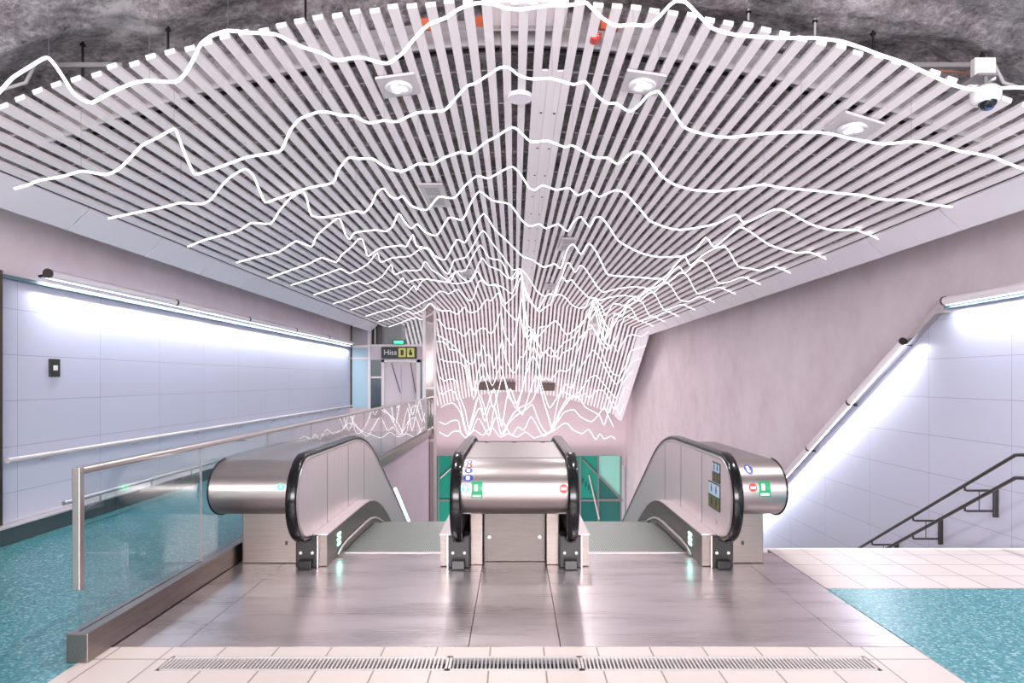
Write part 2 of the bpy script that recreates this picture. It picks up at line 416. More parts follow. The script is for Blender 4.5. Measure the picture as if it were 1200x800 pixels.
o = MB().box(-0.18, 0.36, 4.28, 4.62, slatz(0)+0.05, slatz(0)+0.2).build('ventilation_duct', M['slat'], bevel=0.01)
tag(o, 'pale ventilation duct end seen between the middle slats at the top edge', 'duct')

# threaded rods hanging from the rock
for px, y0, y1, lab in ((197, 18, 66, 'short dark rod hanging from the rock, second from the left'), (358, -8, 32, 'dark rod hanging from the rock left of the first lamp, cut by the top edge'),
                        (97, 68, 96, 'shortest dark rod from the rock at the far left'), (877, -8, 24, 'thin pale rod at the top edge above the right slats'),
                        (955, -8, 42, 'pale rod reaching the slats between two other rods on the right'), (1023, 16, 66, 'dark rod with a plate head, hanging right of the middle'),
                        (1151, 58, 98, 'short dark rod above the dome camera')):
    Y = 4.35; a = at(px, y0, Y); b = at(px, y1, Y)
    mb = MB(); mb.cyl((a.x, Y, rockz(a.x, Y)+0.03), (a.x, Y, b.z), 0.008, 8)
    r = tag(mb.build('ceiling_rod', M['grey'] if px in (877, 955) else M['black_plastic']), lab, 'rod', 'rods hanging from the rock')
    mb = MB(); mb.cyl((a.x, Y, rockz(a.x, Y)-0.03), (a.x, Y, rockz(a.x, Y)-0.018), 0.018, 10); mb.build('anchor_plate', M['black_plastic'], r)
# bracket frames of the tray at the two ends
for s, lab in ((-1, 'grey metal bracket with cables at the far left above the slat ends'), (1, 'grey metal bracket with cables at the far right above the dome camera')):
    e = tag(empty('tray_bracket', (s*3.2, 4.3, 3.55)), lab, 'bracket')
    x = s*2.62; z = 3.56
    mb = MB(); mb.box(min(x, x+s*.5), max(x, x+s*.5), 4.33, 4.37, z-.02, z+0.01); mb.build('channel', M['grey2'], e)
    mb = MB(); mb.tube([(x+s*.55, 4.3, z), (x+s*.62, 4.3, z-.14), (x+s*.82, 4.3, z-.2)], 0.012, 8); mb.build('conduit', M['grey'], e)
    if s > 0:
        mb = MB(); mb.tube([at(1075, 80, 4.6), at(1146, 87, 4.6)], 0.009, 8); mb.build('pipe', mat('rust_pipe', (150, 104, 88), .6), e)
        mb = MB(); mb.box(x+.42, x+.56, 4.28, 4.33, z-.13, z+.02); mb.build('terminal_box', M['white'], e, bevel=.006)
        mb = MB(); mb.box(x+.86, x+.98, 4.28, 4.33, z-.18, z-.03); mb.build('terminal_box', M['white'], e, bevel=.006)

# ------------------------------------------------------------------ lamps, disc, bell, camera in the ceiling
def spotlamp(px, py, lab, power, tilt=0, size=0.3):
    p = on_ceiling(px, py, 0.02); e = 0.01
    dz = (slatz(p.x+e)-slatz(p.x-e))/(2*e)
    root = empty('ceiling_spotlight', (p.x, p.y, p.z)); tag(root, lab, 'ceiling lamp', 'square lamps set in the slats')
    h = size/2
    mb = MB(); mb.box(p.x-h, p.x+h, p.y-h*1.15, p.y+h*1.15, p.z-0.012, p.z+0.008)
    for v in range(len(mb.v)): x, y_, z = mb.v[v]; mb.v[v] = (x, y_, z+dz*(x-p.x))
    mb.build('mounting_plate', M['lampplate'], root)
    mb = MB(); lathe(mb, (p.x, p.y, p.z), [(h*.74, -.008), (h*.72, -.03), (h*.66, -.038), (h*.5, -.028), (0.001, -.024)], 24); mb.build('lamp_ring', M['band'], root)
    mb = MB()
    for q in range(3):
        a = 2*PI*q/3; c = (p.x+h*0.26*math.cos(a), p.y+h*0.26*math.sin(a))
        mb.cyl((c[0], c[1], p.z-0.036), (c[0], c[1], p.z-0.026), h*0.21, 12)
    mb.build('lamp_lens', M['lamp_on'], root)
    if power:
        l = bpy.data.lights.new('lamp_or_fill_beam', 'SPOT'); l.energy = power; l.spot_size = math.radians(125); l.spot_blend = 0.6
        l.shadow_soft_size = 0.06; l.color = (1, 0.96, 0.95)
        o = bpy.data.objects.new('lamp_or_fill_beam', l); COL.objects.link(o); o.location = (p.x, p.y, p.z-0.07)
        o.parent = root; o.matrix_parent_inverse = Matrix.Translation(-root.location)
    return root
spotlamp(467, 100, 'square plate lamp shining in the slats at upper left', 135)
spotlamp(753, 97, 'square plate lamp shining in the slats to the right of the red alarm bell', 135)
spotlamp(1000, 148, 'square plate lamp nearest the dome camera', 75)
def plate_unit(px, py, size, lab):
    p = on_ceiling(px, py, 0.02); h = 0.14; v = 0.5
    r = tag(empty('ceiling_speaker', (p.x, p.y, p.z)), lab, 'ceiling fitting', 'dark square fittings set in the slats')
    dr = 0.577 if p.y > BEND else 0
    def b(x0, x1, y0, y1, z0, z1):
        m = MB().box(x0, x1, y0, y1, z0, z1)
        m.v = [(x, y, z-dr*(y-p.y)) for x, y, z in m.v]; return m
    b(p.x-h, p.x+h, p.y-v, p.y+v, p.z-0.014, p.z+0.006).build('mounting_plate', M['lampplate'], r)
    l = bpy.data.lights.new('lamp_or_fill_beam', 'SPOT'); l.energy = 130 if p.y < 19 else 60; l.spot_size = math.radians(160); l.spot_blend = 0.5  # fill spot added below an unlit plate to brighten walls and escalators
    l.shadow_soft_size = 0.12; l.color = (1, 0.96, 0.965)
    o = bpy.data.objects.new('lamp_or_fill_beam', l); COL.objects.link(o); o.location = (p.x, p.y, p.z-0.05)
    o.parent = r; o.matrix_parent_inverse = Matrix.Translation(-r.location)
    for yy_ in (-.25, .2): b(p.x-h*.6, p.x+h*.6, p.y+yy_-.16, p.y+yy_+.16, p.z-0.022, p.z-0.012).build('grille', M['grey'], r)
plate_unit(510, 229, 0.42, 'square grey plate set in the slats left of centre, nearest of the unlit fittings')
plate_unit(547, 320, 0.40, 'small grey plate deeper in the slats, left of the middle')
plate_unit(665, 286, 0.36, 'grey plate in the slats right of the middle')
plate_unit(645, 336, 0.40, 'grey plate behind the one right of the middle')
plate_unit(697, 380, 0.5, 'grey plate on the falling part of the slats at right')
p = on_ceiling(609, 114, 0.02)
mb = MB(); mb.tube([(p.x, p.y, p.z+0.02), (p.x, p.y, p.z-0.012), (p.x, p.y, p.z-0.018)], 0.105, 28)
r = tag(mb.build('ceiling_disc', M['band']), 'round flat disc under the slats in the middle of the ceiling', 'ceiling disc')
for sx, px0, px1 in ((0, 560, 604), (1, 634, 651)):
    a = on_ceiling(px0, 444, 0.0); b = on_ceiling(px1, 444, 0.0)
    mb = MB(); mb.box(a.x, b.x, 24.1, 24.55, 0, 0.04); mb.v = [(x, y, z+min(slatz(a.x), slatz(b.x))-0.577*(y-BEND)-0.055) for x, y, z in mb.v]
    tag(mb.build('access_hatch', M['brown']), ['wide brown hatch low on the falling slats, left', 'small brown hatch low on the falling slats, right'][sx], 'hatch')
# red alarm bell
p = at(697, 44, 4.6)
r = tag(empty('alarm_bell', (p.x, p.y, p.z)), 'red round alarm bell with a red tag in the slats right of the middle', 'alarm bell')
mb = MB(); mb.tube([(p.x, p.y-0.05, p.z), (p.x, p.y-0.03, p.z), (p.x, p.y+0.02, p.z)], 0.042, 20); mb.build('bell_dome', M['red'], r)
mb = MB(); mb.box(p.x-0.022, p.x+0.022, p.y-0.03, p.y-0.01, p.z+0.06, p.z+0.13); mb.build('red_tag', M['red'], r, bevel=.004)
mb = MB(); mb.box(p.x-0.012, p.x+0.012, p.y-0.034, p.y-0.03, p.z+0.075, p.z+0.115); mb.build('tag_face', M['white'], r)
mb = MB()
for q in (-1, 0, 1): mb.box(p.x-0.024, p.x+0.024, p.y-0.053, p.y-0.049, p.z+q*0.014-0.002, p.z+q*0.014+0.002)
mb.build('bell_slots', M['white'], r)
mb = MB(); mb.cyl((p.x, p.y, p.z), (p.x, p.y, slatz(p.x)+0.05), 0.01, 8); mb.build('stem', M['grey'], r)
# dome camera
p = at(1155, 118, 4.05)
r = tag(empty('dome_camera', tuple(p)), 'white dome security camera at the right above the slats', 'security camera')
mb = MB(); pts = []
n = 20
lathe(mb, p, [(0.001, .085), (.06, .085), (.082, .06), (.085, .02), (.08, -.005), (.06, -.02), (0.001, -.02)]); mb.build('camera_body', M['white'], r)
mb = MB(); lathe(mb, (p.x, p.y-.015, p.z-.01), [(.052, 0), (.048, -.025), (.03, -.048), (0.001, -.055)]); mb.build('smoked_dome', mat('smoked_dome', (30, 34, 44), .08), r)
mb = MB(); lathe(mb, (p.x, p.y-.02, p.z-.03), [(.02, -.01), (.022, -.035), (0.001, -.039)], 12); mb.build('lens', mat('lens_blue', (60, 90, 140), .1), r)
mb = MB(); mb.cyl((p.x, p.y, p.z+.08), (p.x, p.y, p.z+.16), .012, 8); mb.box(p.x-.06, p.x+.06, p.y-.02, p.y+.35, p.z+.15, p.z+.165); mb.build('mounting_arm', M['grey2'], r)

# ------------------------------------------------------------------ light tubes
TR = {}
TR[1] = [(-45,150),(-20,128),(0,107),(15,91),(32,80),(50,69),(57,68),(65,77),(75,92),(86,109),(99,118),(109,120),(125,111),(155,97.5),(175,94.5),(205,96),(217,86),(228,67),(235,52),(248,42),(267,36),(290,38),(322,40),(337,47),(357,56),(377,62),(392,70),(402,70),(422,67),(440,72),(455,74),(472,62),(485,46),(502,29),(522,21),(537,11),(557,4),(575,4),(592,9.5),(610,11),(625,9),(647,6),(667,6),(686,3),(692,8),(707,22),(722,30),(742,29),(760,30),(772,20),(785,6),(793,1),(804,3),(817,16),(835,33),(858,40),(891,43.5),(921,44.5),(954,44.5),(984,48),(1008,55.5),(1032,64.5),(1059,73.5),(1089,87),(1116,99),(1140,105),(1167,103.5),(1200,102.6),(1245,108),(1290,122)]
TR[2] = [(17,221),(32,217),(47,211),(72,207),(95,200.5),(107,202),(125,204.5),(140,197.5),(155,182.5),(167,170),(185,161),(204,151),(209,160),(217,181),(226,201),(232,204),(262,194),(290,184),(327,177.5),(334,167),(340,153),(352,139),(377,130.5),(400,135),(415,136),(432,144),(450,141),(465,142.5),(487,132.5),(502,131),(521,129),(532,117.5),(547,101),(557,97.5),(575,86),(586,79),(597,79.5),(607,87.5),(622,92.5),(647,92),(672,99),(686,96),(700,112.5),(712,121),(722,121),(737,130.5),(747,125),(760,111),(772,107.5),(785,125),(800,147.5),(815,154.5),(840,160),(861,160.5),(900,156),(939,154.5),(969,156),(996,162),(1035,168.6),(1068,165.6),(1092,168),(1125,177),(1161,183),(1179,190.5),(1200,198),(1222,203)]
TR[3] = [(127,256),(150,251),(175,246),(195,242),(212,237.5),(235,239),(247,234),(260,217.5),(270,207.5),(287,198),(297,206),(305,225),(311,237),(325,232.5),(362,220),(390,214),(396,200),(408,185),(420,186),(437,186),(450,195),(471,201),(490,192),(507,192.5),(520,185),(540,178),(552,180),(570,166),(580,161),(600,149),(610,155),(622,166),(642,165),(662,172.5),(671,170.5),(695,184),(712,185),(724,192),(740,179),(751,179),(762,189),(775,206),(790,216),(812,222.5),(840,224),(870,220.5),(895,216),(915,220),(947,222.5),(980,226),(1012,229),(1037,234),(1065,234.5),(1087,239),(1116,242.5)]
TR[4] = [(220,289),(240,281),(272,272.5),(282,269),(295,261),(317,262),(327,247.5),(340,232.5),(355,224),(360,235),(365,252.5),(380,254.5),(400,251),(417,247.5),(427,249),(435,240),(442,225),(450,221),(457,230),(465,233),(472,230),(482,241),(500,246),(514,230.5),(532,232),(545,217.5),(559,206),(572,209),(587,201),(600,195),(610,204),(620,220),(627,222.5),(636,217),(652,222.5),(667,220),(677,229),(691,222.5),(702,230.5),(720,223),(732,226),(750,245),(762,259),(785,267.5),(802,269),(840,262),(862,251),(872,261),(892,252.5),(907,245.5),(920,247),(950,262.5),(975,269.5),(1005,269),(1041,275)]
TR[5] = [(277,307.5),(305,300),(327,295),(347,282.5),(365,289),(372,275),(395,256),(400,260),(405,275),(410,280),(416,272.5),(440,269.5),(452,271),(460,265),(467,250),(475,261),(482,267.5),(489,262.5),(497,271),(512,276),(526,255),(542,257.5),(552,237.5),(562,224),(577,235),(597,239),(610,256),(620,265),(632,262.5),(640,267.5),(654,262.5),(665,271),(672,260),(681,254),(691,266),(697,255),(705,255),(715,267.5),(725,282.5),(750,296),(772,301),(800,300),(815,292.5),(827,278),(836,289),(842,286),(855,275),(867,266),(880,272),(902,287),(932,296),(950,293),(982,297)]
TR[6] = [(314,326),(342,316),(362,309),(377,302),(394,307),(400,299),(412,289),(420,280),(425,281),(429,295),(432,300),(445,291),(470,287.5),(476,289),(484,275),(488,288),(502,291),(510,300),(522,304),(535,281),(545,284),(555,267),(567,250),(580,269),(597,285),(612,300),(625,305),(637,313),(650,309),(657,314),(665,292),(672,286),(681,298),(690,285),(700,297),(711,320),(720,323),(735,324),(750,325),(777,326),(790,312),(802,300),(809,311),(822,300),(835,292),(845,286),(853,292),(865,312),(877,314),(892,317),(907,312),(937,315)]
TR[7] = [(341,334),(367,326),(387,319),(400,315),(410,320),(430,310),(442,296),(446,307),(460,302),(480,300),(492,292),(502,292),(510,305),(525,321),(532,305),(545,302),(555,287),(566,270),(577,285),(590,301),(601,316),(609,315),(617,322),(630,342),(639,347),(645,344),(650,346),(654,334),(659,322),(664,309),(668,309),(674,319),(680,311),(686,315),(700,336),(707,342),(725,338),(745,336),(765,338),(780,328),(795,312),(803,320),(818,301),(828,307),(841,331),(855,330),(870,323),(887,325),(905,329)]
ZS = {1: 3.5, 2: 4.53, 3: 5.62, 4: 6.9, 5: 8.05, 6: 9.1, 7: 10.2}
def side(lo, hi, Z, jit, hs=1.0):
    out = []
    for (x, y) in TR[7]:
        if lo <= x <= hi: out.append((CX+(x-CX)*10.2/Z, CY+(y-CY)*10.2/Z*hs+random.uniform(-jit, jit)))
    return out
def mk(k, Z, mid, jit=1.5, hs=1.0):
    ZS[k] = Z
    l = [q for q in side(0, 520, Z, jit, hs) if q[0] < mid[0][0]-2]; r = [q for q in side(690, 1200, Z, jit, hs) if q[0] > mid[-1][0]+2]
    TR[k] = l+mid+r
mk(8, 11.35, [(498,306),(506,316),(516,322),(527,330),(534,318),(545,317),(553,302),(563,287),(573,302),(588,306),(597,326),(604,325),(609,317),(614,335),(622,352),(631,365),(639,360),(645,356),(649,346),(653,335),(659,325),(664,330),(670,328),(676,335),(689,348),(697,349),(703,352)])
mk(9, 12.55, [(500,327),(512,329),(522,330),(534,318),(541,325),(550,330),(558,316),(565,302),(572,311),(586,317),(595,326),(601,324),(605,318),(610,316),(617,347),(630,362),(639,347),(645,345),(651,346),(657,345),(664,350),(670,357),(679,361),(686,359),(691,350),(696,349),(705,359),(710,370)])
mk(10, 13.9, [(488,340),(494,330),(500,327),(520,330),(532,332),(545,331),(553,328),(559,318),(565,326),(572,334),(580,333),(590,337),(600,344),(605,331),(610,317),(613,345),(618,380),(622,385),(627,400),(632,384),(642,382),(650,376),(656,381),(664,392),(675,385),(685,375),(688,368),(692,375),(697,367),(701,362),(706,372),(712,384),(717,385),(724,372)])
mk(11, 15.3, [(480,362),(487,359),(496,354),(504,350),(516,341),(526,344),(536,339),(542,345),(550,352),(555,349),(560,332),(565,326),(571,334),(580,334),(586,342),(592,356),(604,344),(608,330),(611,318),(615,360),(620,410),(625,392),(630,400),(636,414),(645,407),(654,421),(659,414),(672,407),(679,396),(688,388),(696,352),(701,360),(712,392),(720,367),(729,371),(735,354),(740,343)])
mk(12, 16.7, [(504,355),(509,360),(516,364),(527,364),(536,368),(544,360),(550,366),(560,364),(570,351),(576,352),(584,343),(588,354),(592,362),(604,375),(610,371),(614,394),(617,390),(622,386),(629,396),(642,382),(651,376),(656,381),(664,392),(675,385),(684,376),(690,366),(695,352),(700,375),(708,400),(716,386),(724,372),(731,368)], 1.0)
mk(13, 18.1, [(502,372),(514,375),(522,384),(534,386),(544,394),(551,385),(556,392),(560,387),(567,384),(575,391),(580,385),(585,369),(588,368),(591,390),(600,405),(603,397),(607,375),(612,350),(616,395),(621,392),(626,386),(632,420),(638,412),(647,418),(660,402),(672,395),(682,380),(690,368),(697,358),(702,372),(710,402),(717,404),(724,392),(732,372),(740,372),(748,366)], 1.0)
def mid_only(k, Z, pts): ZS[k] = Z; TR[k] = pts
mid_only(14, 19.2, [(512,392),(521,397),(531,404),(540,414),(546,422),(554,427),(558,414),(562,417),(565,404),(570,416),(574,416),(579,432),(584,414),(589,399),(592,419),(601,437),(606,432),(609,419),(614,417),(620,399),(625,392),(630,400),(636,414),(645,407),(654,421),(659,414),(672,407),(679,396),(687,388),(695,384),(703,398),(712,410),(718,402),(724,412),(733,396),(741,392),(752,394),(760,388)])
mid_only(15, 20.2, [(512,400),(521,401),(527,409),(536,411),(545,421),(552,450),(556,457),(560,436),(566,425),(572,440),(577,452),(582,440),(587,429),(591,444),(596,465),(606,472),(615,445),(624,417),(630,427),(635,446),(639,442),(645,445),(655,434),(664,435),(672,426),(677,411),(684,396),(692,380),(700,395),(708,420),(717,436),(725,440),(733,428),(738,412),(748,408),(757,405)])
mid_only(16, 21.1, [(515,420),(522,423),(527,424),(536,424),(544,429),(550,447),(555,468),(560,452),(566,440),(571,452),(578,478),(583,462),(589,440),(594,452),(600,470),(606,478),(613,452),(619,424),(626,405),(631,430),(634,448),(639,465),(644,478),(650,470),(657,459),(663,450),(670,455),(678,434),(687,421),(695,410),(703,420),(712,436),(722,450),(731,440),(740,425),(750,420)])
mid_only(17, 22.0, [(515,441),(520,446),(527,444),(534,446),(539,465),(545,480),(550,504),(556,482),(561,464),(567,486),(573,470),(579,455),(582,470),(588,500),(593,470),(598,455),(604,470),(612,486),(620,462),(628,440),(632,450),(637,470),(642,485),(648,502),(653,488),(660,474),(666,466),(672,464),(680,458),(690,444),(698,440),(706,448),(714,458),(722,466),(728,452),(736,440),(742,436)])
mid_only(18, 22.9, [(515,460),(519,462),(527,457),(534,461),(540,478),(545,500),(548,508),(553,490),(558,470),(563,463),(568,478),(574,505),(579,478),(583,492),(587,509),(592,502),(596,494),(602,484),(610,477),(620,473),(626,465),(632,449),(637,470),(643,490),(648,505),(655,486),(662,475),(671,464),(680,464),(686,461),(691,466),(698,458),(706,457),(713,466),(720,480),(726,470),(732,455),(738,450)])
mid_only(19, 23.8, [(517,477),(522,474),(530,472),(535,476),(540,484),(544,500),(548,510),(552,500),(558,484),(563,478),(568,494),(574,476),(580,478),(586,505),(590,509),(596,496),(606,486),(616,480),(624,474),(630,490),(636,502),(642,508),(647,503),(654,469),(659,459),(665,461),(672,465),(680,467),(686,477),(702,486),(708,498),(713,482),(719,470),(726,486),(731,474)])
mid_only(20, 24.7, [(515,494),(522,497),(529,493),(537,493),(540,506),(545,512),(552,507),(560,490),(566,498),(573,510),(580,490),(588,492),(594,502),(600,510),(607,500),(614,504),(622,488),(630,500),(637,511),(645,505),(652,496),(660,484),(666,481),(673,480),(680,488),(693,494),(702,485),(708,475),(714,490),(719,500)])
mid_only(21, 25.6, [(515,506),(524,511),(530,506),(538,505),(546,513),(556,504),(566,510),(576,500),(586,512),(596,508),(606,512),(616,506),(626,513),(640,508),(650,504),(659,497),(665,496),(671,503),(682,508),(690,503),(698,515),(703,508),(708,514),(716,511),(721,514)])
LABELS = {1: 'nearest, thickest white light tube, zigzagging across the rock and slat ends', 2: 'second light tube from the front, passing right below the two nearest ceiling lamps',
 3: 'third light tube from the front, its tip reaching the right ceiling band', 4: 'fourth light tube from the front, with a curled drop left of the middle',
 5: 'fifth light tube from the front, peaking sharply left of the middle above the grey plate', 6: 'sixth light tube from the front, deep notches right of the middle',
 7: 'seventh light tube from the front, crossing the grey plate right of the middle'}
ORD = {8: 'eighth', 9: 'ninth', 10: 'tenth', 11: 'eleventh', 12: 'twelfth', 13: 'thirteenth', 14: 'seventh-last', 15: 'sixth-last'}
for k in ORD: LABELS[k] = ORD[k]+(' jagged light tube counting away from the viewer, before the slats bend down' if k < 14 else ' jagged light tube counting away, where the slats bend down')
LABELS[16] = 'light tube fifth from the far end, on the falling slats'; LABELS[17] = 'light tube fourth from the far end, above the brown hatches'
LABELS[18] = 'light tube third from the far end, over the lower slat ends'; LABELS[19] = 'light tube second before the pink end wall tubes, deep central spikes'
LABELS[20] = 'last but one light tube, in front of the pink end wall'; LABELS[21] = 'farthest and lowest light tube, close to the pink end wall'
def smooth_path(pts, sub=3):
    out = []
    n = len(pts)
    for i in range(n-1):
        p0 = pts[max(i-1, 0)]; p1 = pts[i]; p2 = pts[i+1]; p3 = pts[min(i+2, n-1)]
        for s in range(sub):
            t = s/sub
            v = 0.5*((2*p1)+(p2-p0)*t*0.8*1.0+(2*p0-5*p1+4*p2-p3)*t*t*0+0*p1)
            # hermite with damped tangents keeps the peaks crisp
            m1 = (p2-p0)*0.34; m2 = (p3-p1)*0.34
            v = (2*t**3-3*t**2+1)*p1+(t**3-2*t**2+t)*m1+(-2*t**3+3*t**2)*p2+(t**3-t**2)*m2
            out.append(v)
    out.append(pts[-1]); return out
for k in sorted(TR):
    Y = ZS[k]
    pts = []
    for x, y in TR[k]:
        p = at(x, y, Y)
        p.x = max(-4.4, min(4.4, p.x)); p.z = min(p.z, ceilz(p.x, Y)-0.03 if Y > 4.1 else 99)
        pts.append(p)
    sp = smooth_path(pts)
    root = empty('light_tube', tuple(pts[len(pts)//2])); tag(root, LABELS[k], 'light tube', 'jagged light tubes of the hanging artwork')
    mb = MB(); mb.tube(sp, 0.0088 if k < 3 else (0.009 if k < 7 else 0.0075), 8); mb.build('glowing_tube', M['tube'], root)
    if k <= 9:
        w = MB(); cnt = 0; last = -99
        for i in range(1, len(pts)-1):
            if pts[i].z > pts[i-1].z and pts[i].z >= pts[i+1].z and abs(pts[i].x-last) > 0.35:
                topz = (slatz(pts[i].x)+0.05) if Y > 4.2 else rockz(pts[i].x, Y)+0.05
                m1 = MB(); m1.cyl(tuple(pts[i]), (pts[i].x, Y, topz), 0.0011, 5); m1.build('suspension_wire', M['wire'], root); last = pts[i].x

# ------------------------------------------------------------------ landing plates, drain
def lplate(x0, x1, lab, y0=LAND0, y1=LAND1):
    mb = MB(); mb.box(x0+0.0025, x1-0.0025, y0+0.003, 4.02, -0.02, 0.002); mb.box(x0+0.0025, x1-0.0025, 4.023, y1, -0.02, 0.002)
    tag(mb.build('landing_plate', M['plate']), lab, 'floor plate', 'steel floor plates before the escalators')
lplate(-2.18, -1.82, 'narrow outer steel floor plate beside the glass balustrade')
lplate(-1.82, -0.25, 'wide steel floor plate before the left escalator')
lplate(-0.25, 0.25, 'narrow middle steel floor plate before the central drum')
lplate(0.25, 1.84, 'wide steel floor plate before the right escalator')
lplate(1.84, LX, 'narrow outer steel floor plate beside the cream and turquoise floor on the right')
for x0, x1, lab in ((-1.79, -0.34, 'left length of the slotted floor drain'), (-0.335, 0.335, 'darker middle length of the slotted floor drain'), (0.34, 1.83, 'right length of the slotted floor drain')):
    r = tag(empty('drain_grate', ((x0+x1)/2, 3.32, 0)), lab, 'floor drain', 'slotted drain grates along the floor')
    mb = MB(); mb.box(x0, x1, 3.24, 3.256, -0.035, 0.001); mb.box(x0, x1, 3.389, 3.405, -0.035, 0.001)
    mb.box(x0, x0+.012, 3.24, 3.405, -0.035, 0.001); mb.box(x1-.012, x1, 3.24, 3.405, -0.035, 0.001)
    mb.build('frame', M['grate'], r)
    mb = MB(); x = x0+0.02
    while x < x1-0.02: mb.box(x, x+0.009, 3.256, 3.389, -0.025, -0.001); x += 0.0205
    mb.build('bars', M['grate'] if abs(x0) > .336 or x0 > 0 else M['grey'], r)
    mb = MB(); mb.box(x0, x1, 3.245, 3.40, -0.039, -0.034); mb.build('channel', M['dark'], r)

# ------------------------------------------------------------------ escalators
def drop(Y, y0=6.3, w=1.1, s=0.577):
    if Y <= y0: return 0.0
    if Y >= y0+w: return s*w/2+s*(Y-y0-w)
    return s*(Y-y0)**2/(2*w)
YEND = 19.0
HT = 0.885; HR = 0.325; HC = (4.96, HT-HR)
def rail_path(r_off=0.0, tail=True):
    pts = []
    y = YEND
    while y > 7.6: pts.append((y, HT-r_off-drop(y))); y -= 0.8
    y = 7.5
    while y > HC[0]+0.05: pts.append((y, HT-r_off-drop(y))); y -= 0.1
    for i in range(0, 25):
        a = PI/2+PI*i/24; pts.append((HC[0]+(HR-r_off)*math.cos(a), HC[1]+(HR-r_off)*math.sin(a)))
    if tail: pts.append((HC[0]+0.1, HC[1]-HR+r_off+0.01))
    return pts
def handrail(x, parent, lab=None):
    shape = []
    for i in range(12):
        a = 2*PI*i/12; c, s = math.cos(a), math.sin(a)
        shape.append((0.04*math.copysign(abs(c)**0.6, c), 0.018*math.copysign(abs(s)**0.7, s)))
    mb = MB()
    pts = [Vector((x, y, z)) for y, z in rail_path()]
    # explicit frames: u along x, w = normal in the yz plane
    rings = []
    for i, p in enumerate(pts):
        d = (pts[min(i+1, len(pts)-1)]-pts[max(i-1, 0)]).normalized(); nrm = Vector((0, -d.z, d.y))
        rings.append([p+Vector((sx, 0, 0))+nrm*sy for sx, sy in shape])
    n = 12; vs = [v for q in rings for v in q]
    fs = [(i*n+k, i*n+(k+1) % n, (i+1)*n+(k+1) % n, (i+1)*n+k) for i in range(len(pts)-1) for k in range(n)]
    mb.add(vs, fs, 0, True); mb.add(vs, [tuple(range(n)), tuple(range(len(vs)-n, len(vs)))], 0)
    return mb.build('handrail', M['black'], parent)
def panel(x0, x1, parent, m):
    prof = rail_path(0.022, False)
    prof = prof+[(5.3, 0.2), (6.3, 0.2)]
    y = 6.6
    while y < YEND: prof.append((y, 0.2-drop(y))); y += 0.3 if y < 7.6 else 1.5
    prof.append((YEND, 0.2-drop(YEND)))
    return MB().prism(prof, x0, x1).build('balustrade_panel', m, parent)
def guide(x, parent):
    mb = MB(); pts = [(x, y, z) for y, z in rail_path(0.03, False)]
    mb.tube(pts, 0.013, 8); return mb.build('handrail_guide', M['rail'], parent)
def skirt(xi, xo, parent):   # xi faces the steps, xo is the side of the panel
    ys = [5.03, 5.6, 6.1, 6.3, 6.5, 6.7, 6.9, 7.1, 7.4, 9, 12, YEND]
    prof = [(y, 0.25-drop(y)) for y in ys]+[(y, -0.15-drop(y)) for y in ys[::-1] if y > 5.44]+[(5.43, 0.004), (5.03, 0.004)]
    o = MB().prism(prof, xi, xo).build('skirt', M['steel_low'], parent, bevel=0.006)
    top = [(y, 0.256-drop(y)) for y in ys]+[(y, 0.246-drop(y)) for y in ys[::-1]]
    d = 0.006 if xi > xo else -0.006
    MB().prism(top, xi+d, xo).build('skirt_lid', M['steel_side'], parent)
    mb = MB(); xx = xi+(0.012 if xi > xo else -0.012)
    mb.tube([(xx, 5.3, 0.02), (xx, 5.42, 0.055)]+[(xx, y, 0.07-drop(y)) for y in (5.6, 6.0, 6.3, 6.5, 6.7, 6.9, 7.1, 7.4, 9)], 0.012, 8)
    mb.build('brush_guard', M['rail'], parent)
def newel_base(xc, parent, s):
    r = MB().box(xc-0.085, xc+0.085, 4.99, 5.14, 0.004, 0.25).build('newel_base', M['black_plastic'], parent, bevel=0.008)
    MB().box(xc-0.05, xc+0.05, 4.93, 4.99, 0.004, 0.075).build('inlet_box', M['black'], r, bevel=0.006)
    for q in (-0.045, 0.045):
        mb = MB(); mb.cyl((xc+q, 4.983, 0.12), (xc+q, 4.99, 0.12), 0.011, 12); mb.build('rivet', M['white'], r)
    mb = MB(); mb.box(xc+s*0.085-0.004, xc+s*0.085+0.004, 4.985, 5.14, 0.004, 0.25); mb.build('edge_strip', M['rail'], r)
DC = (4.96, 0.64); DRY, DRZ = 0.29, 0.205
def drum_prof():
    pr = [(YEND, DC[1]+DRZ-drop(YEND)), (12, DC[1]+DRZ-drop(12))]
    for y in (9, 7.6, 7.4, 7.2, 7.0, 6.8, 6.6, 6.4, 6.2): pr.append((y, DC[1]+DRZ-0.0-drop(y)))
    for i in range(0, 29):
        a = PI/2+PI*i/28; c, s = math.cos(a), math.sin(a)
        pr.append((DC[0]+DRY*c, DC[1]+DRZ*math.copysign(abs(s)**0.92, s)))
    for y in (5.12, 5.6): pr.append((y, DC[1]-DRZ))
    pr += [(5.6, -0.4), (6.6, -0.9), (12, -0.9-drop(12)), (YEND, -0.9-drop(YEND))]
    return pr
def drum(x0, x1, parent, rim=None):
    pr = drum_prof()
    mb = MB(); mb.prism(pr, x0, x1, 0, True)
    o = mb.build('drum_housing', M['steel'], parent)
    for p in o.data.polygons:
        if len(p.vertices) > 4: p.use_smooth = False
    e = o.modifiers.new('edge', 'EDGE_SPLIT'); e.split_angle = math.radians(35)
    return o
